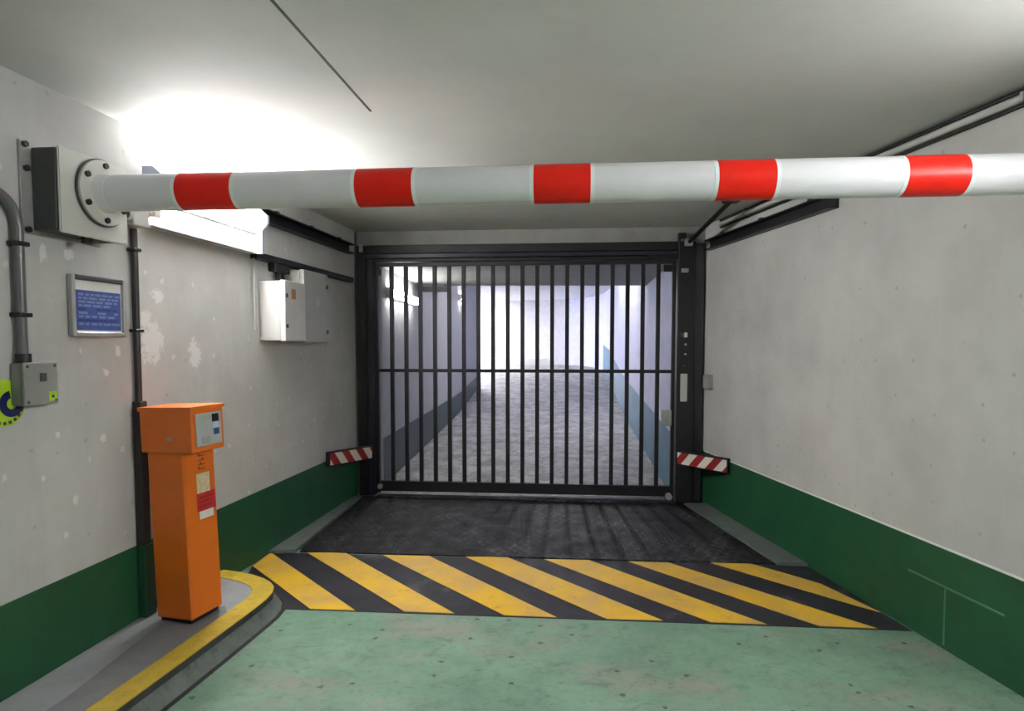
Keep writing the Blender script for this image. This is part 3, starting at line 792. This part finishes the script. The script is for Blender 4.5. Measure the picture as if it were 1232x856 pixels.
bm = N(); box(bm, (LX0 + .012, -.002, 2.14), (LX0 + .050, .020, 2.20), .003); link('hinge_block', bm, M['metal_dark'], lf)
bm = N(); box(bm, (LX1 - .10, -.005, 2.15), (LX1 - .012, .020, 2.215), .003); link('hinge_block', bm, M['metal_dark'], lf)
bm = N(); cyl(bm, (LX1 - .03, -.03, .060), (LX1 - .03, .02, .060), .030, 16); link('wheel', bm, M['galv'], lf, True)
bm = N(); cyl(bm, (LX0 + .02, -.01, .10), (LX0 + .02, .02, .10), .025, 16); link('wheel', bm, M['galv'], lf, True)

sb = thing('sensor_box', 'small pale sensor box on the plain wall against the gate post', 'sensor', on_right(5.70, 1.082))
bm = N(); box(bm, (-.045, -.055, 0), (.055, 0, .125), .006, seg=2); link('case', bm, M['grey_case'], sb)
bm = N(); box(bm, (-.030, -.060, .03), (.040, -.055, .095), .002); link('lens', bm, M['panel_grey'], sb)

def track(name, label, mtx, x0, x1, z, drop):
    t = thing(name, label, 'track', mtx)
    bm = N(); box(bm, (x0, -.012, z - .045), (x1, 0, z + .045)); link('web', bm, M['metal_dark'], t)
    bm = N(); box(bm, (x0, -.065, z + .035), (x1, -.012, z + .045)); link('flange', bm, M['metal_dark'], t)
    bm = N(); box(bm, (x0, -.065, z - .045), (x1, -.012, z - .035)); link('flange', bm, M['metal_dark'], t)
    for k in range(3):
        x = x0 + (x1 - x0) * (.15 + .35 * k)
        bm = N(); box(bm, (x - .02, -.030, z + .045), (x + .02, 0, z + drop), .002); link('hanger', bm, M['metal_dark'], t)
track('overhead_track', 'black overhead gate track along the plain wall by the pale pipes', on_right(4.90, 0), -.84, .98, 2.37, .07)
track('overhead_track', 'black overhead gate track along the wall above the two cabinets', on_left(5.15, 0), -.80, .82, 2.37, .07)

am = thing('lift_arm', 'slanting black lift arm from the gate frame up to the ceiling', 'gate arm', Matrix.Translation((1.62, 5.72, 2.40)))
A_, B_ = Vector((1.585, 5.72, 2.395)), Vector((1.615, 4.70, 2.545))
bm = N(); cyl(bm, A_, B_, .019, 12); link('rod', bm, M['metal_dark'], am, True, world=True)
bm = N(); box(bm, (1.56, 4.64, 2.53), (1.67, 4.76, 2.57), .003); link('ceiling_bracket', bm, M['metal_dark'], am, world=True)
bm = N(); cyl(bm, A_ + Vector((-.03, 0, 0)), A_ + Vector((.03, 0, 0)), .035, 16); link('pivot', bm, M['metal_grey'], am, True, world=True)

# pale pipe in the ceiling corner; dark tubes stand for its shadow gaps
for (z, r, mm, nm, cat, lab) in ((2.553, .011, 'black', 'shadow_line', 'shadow line', 'dark tube drawn for the shadow gap above the pale pipe'),
                                 (2.522, .0175, 'pipe_light', 'ceiling_pipe', 'pipe', 'pale grey pipe along the ceiling corner between two dark shadow lines'),
                                 (2.493, .008, 'black', 'shadow_line', 'shadow line', 'dark tube drawn for the shadow gap under the pale pipe')):
    pp = thing(nm, lab, cat, on_right(2.0, 0))
    bm = N(); sweep(bm, [(-3.55, -r - .001, z), (4.0, -r - .001, z)], r, 12); link('tube', bm, M[mm], pp, True)
    for k in range(5):
        x = -3.1 + k * 1.2
        bm = N(); box(bm, (x, -2 * r - .004, z - r - .001), (x + .016, 0, z + r + .001)); link('clip', bm, M['galv'] if mm != 'black' else M['black'], pp)

# ------------------------------------------------------------------ striped deflector boards in front of the posts
def guard(label, A, B, flip):
    A = Vector(A); B = Vector(B); dd = (B - A); L = dd.length
    rot = math.atan2(dd.y, dd.x)
    tilt = math.asin(dd.z / L)
    mt = Matrix.Translation(A) @ Matrix.Rotation(rot, 4, 'Z') @ Matrix.Rotation(-tilt, 4, 'Y')
    t = thing('guard_board', label, 'guard', mt)
    bm = N(); box(bm, (-.008, -.020, -.062), (L + .008, .035, .062), .006, seg=2); link('rubber_backing', bm, M['rubber'], t)
    n = 6; h = .052; s = L / n
    for k in range(-1, n + 1):
        sl_ = .045 * (1 if flip else -1)
        poly = [(k * s - sl_, -h), ((k + 1) * s - sl_, -h), ((k + 1) * s + sl_, h), (k * s + sl_, h)]
        # clip to the board
        def clip(P, x, keep_gt):
            r = []
            for i in range(len(P)):
                a, b = P[i], P[(i + 1) % len(P)]
                ia = a[0] >= x if keep_gt else a[0] <= x; ib = b[0] >= x if keep_gt else b[0] <= x
                if ia: r.append(a)
                if ia != ib:
                    u = (x - a[0]) / (b[0] - a[0]); r.append((x, a[1] + u * (b[1] - a[1])))
            return r
        P = clip(clip(poly, 0, True), L, False) if True else poly
        if len(P) < 3: continue
        bm = N(); lo = [bm.verts.new((x, -.020, z)) for x, z in P]; hi = [bm.verts.new((x, -.0225, z)) for x, z in P]
        bm.faces.new(hi)
        for i in range(len(P)): bm.faces.new((lo[i], lo[(i + 1) % len(P)], hi[(i + 1) % len(P)], hi[i]))
        bmesh.ops.recalc_face_normals(bm, faces=bm.faces[:])
        red = (k % 2 == 0)
        link('red_stripe' if red else 'white_stripe', bm, M['guard_red' if red else 'guard_white'], t)
guard('red and white striped guard board at the gate post below the sensor box', (1.515, 5.69, .455), (1.825, 5.29, .455), True)
guard('red and white striped guard board at the gate post beyond the two cabinets', (-1.582, 5.40, .492), (-1.340, 5.92, .465), False)

# ------------------------------------------------------------------ lamps
def batten(name, label, mtx, length, mat, down=True):
    """two-tube batten; local x along, local -y out of its mounting face"""
    t = thing(name, label, 'light', mtx)
    h = length / 2
    bm = N(); box(bm, (-h, -.035, -.05), (h, 0, .05), .004); link('tray', bm, M['white'], t)
    for z in (-.032, .032):
        bm = N(); cyl(bm, (-h + .03, -.062, z), (h - .03, -.062, z), .014, 14); link('tube', bm, mat, t, True)
    for x in (-h + .015, h - .015):
        bm = N(); box(bm, (x - .014, -.080, -.048), (x + .014, -.035, .048), .004); link('lamp_holder', bm, M['white'], t)
    return t
CEILM = lambda x, y, z, a: Matrix.Translation((x, y, z)) @ Matrix.Rotation(a, 4, 'Z') @ Matrix.Rotation(math.pi / 2, 4, 'X')
batten('ceiling_batten', 'twin tube batten under the aisle ceiling further back from the boom', CEILM(0.2, -3.4, CEIL, math.radians(90)), 1.5, M['e_rear'])
batten('ramp_batten', 'white tube light on the ramp wall seen through the gate bars', Matrix.Translation((-1.315, 7.5, 2.03)) @ Matrix.Rotation(math.atan2(1, .033), 4, 'Z'), 1.5, M['e_ramp'])
batten('hidden_ramp_batten', 'unseen added tube light under the high ceiling at mid ramp', CEILM(0.9, 11.0, 3.2, math.radians(90)), 1.5, M['e_mid'])  # unseen battens, added to light the ramp and its far walls
batten('hidden_ramp_batten', 'unseen added cool tube light under the high ceiling near the ramp top', CEILM(1.75, 14.5, 3.2, math.radians(90)), 1.5, M['e_far'])
batten('hidden_ramp_batten', 'unseen added tube light round the bend beyond the ramp wall corner', CEILM(-2.7, 24.2, 3.2, math.radians(20)), 1.5, M['e_bend'])
batten('hidden_ramp_batten', 'unseen added tube light deep round the bend of the ramp', CEILM(-5.0, 24.6, 3.2, math.radians(20)), 1.5, M['e_bend'])

batten('ramp_wall_lamp', 'small white lamp high on the ramp wall halfway to its corner', Matrix.Translation((-1.10, 13.6, 2.45)) @ Matrix.Rotation(math.atan2(1, .033), 4, 'Z'), 0.7, M['e_ramp'])
hd2 = thing('cable_tray', 'short dark cable tray under the edge of the low ramp ceiling', 'cable tray', Matrix.Translation((-1.12, 8.70, 2.19)))
bm = N(); box(bm, (-.22, -.05, 0), (.26, .05, .02), .003); link('tray_floor', bm, M['plate_dark'], hd2)
for y in (-.05, .044):
    bm = N(); box(bm, (-.22, y, .02), (.26, y + .006, .075), .001); link('tray_side', bm, M['plate_dark'], hd2)
for x in (-.15, .2):
    bm = N(); box(bm, (x, -.01, .02), (x + .02, .01, .095), .001); link('hanger', bm, M['plate_dark'], hd2)
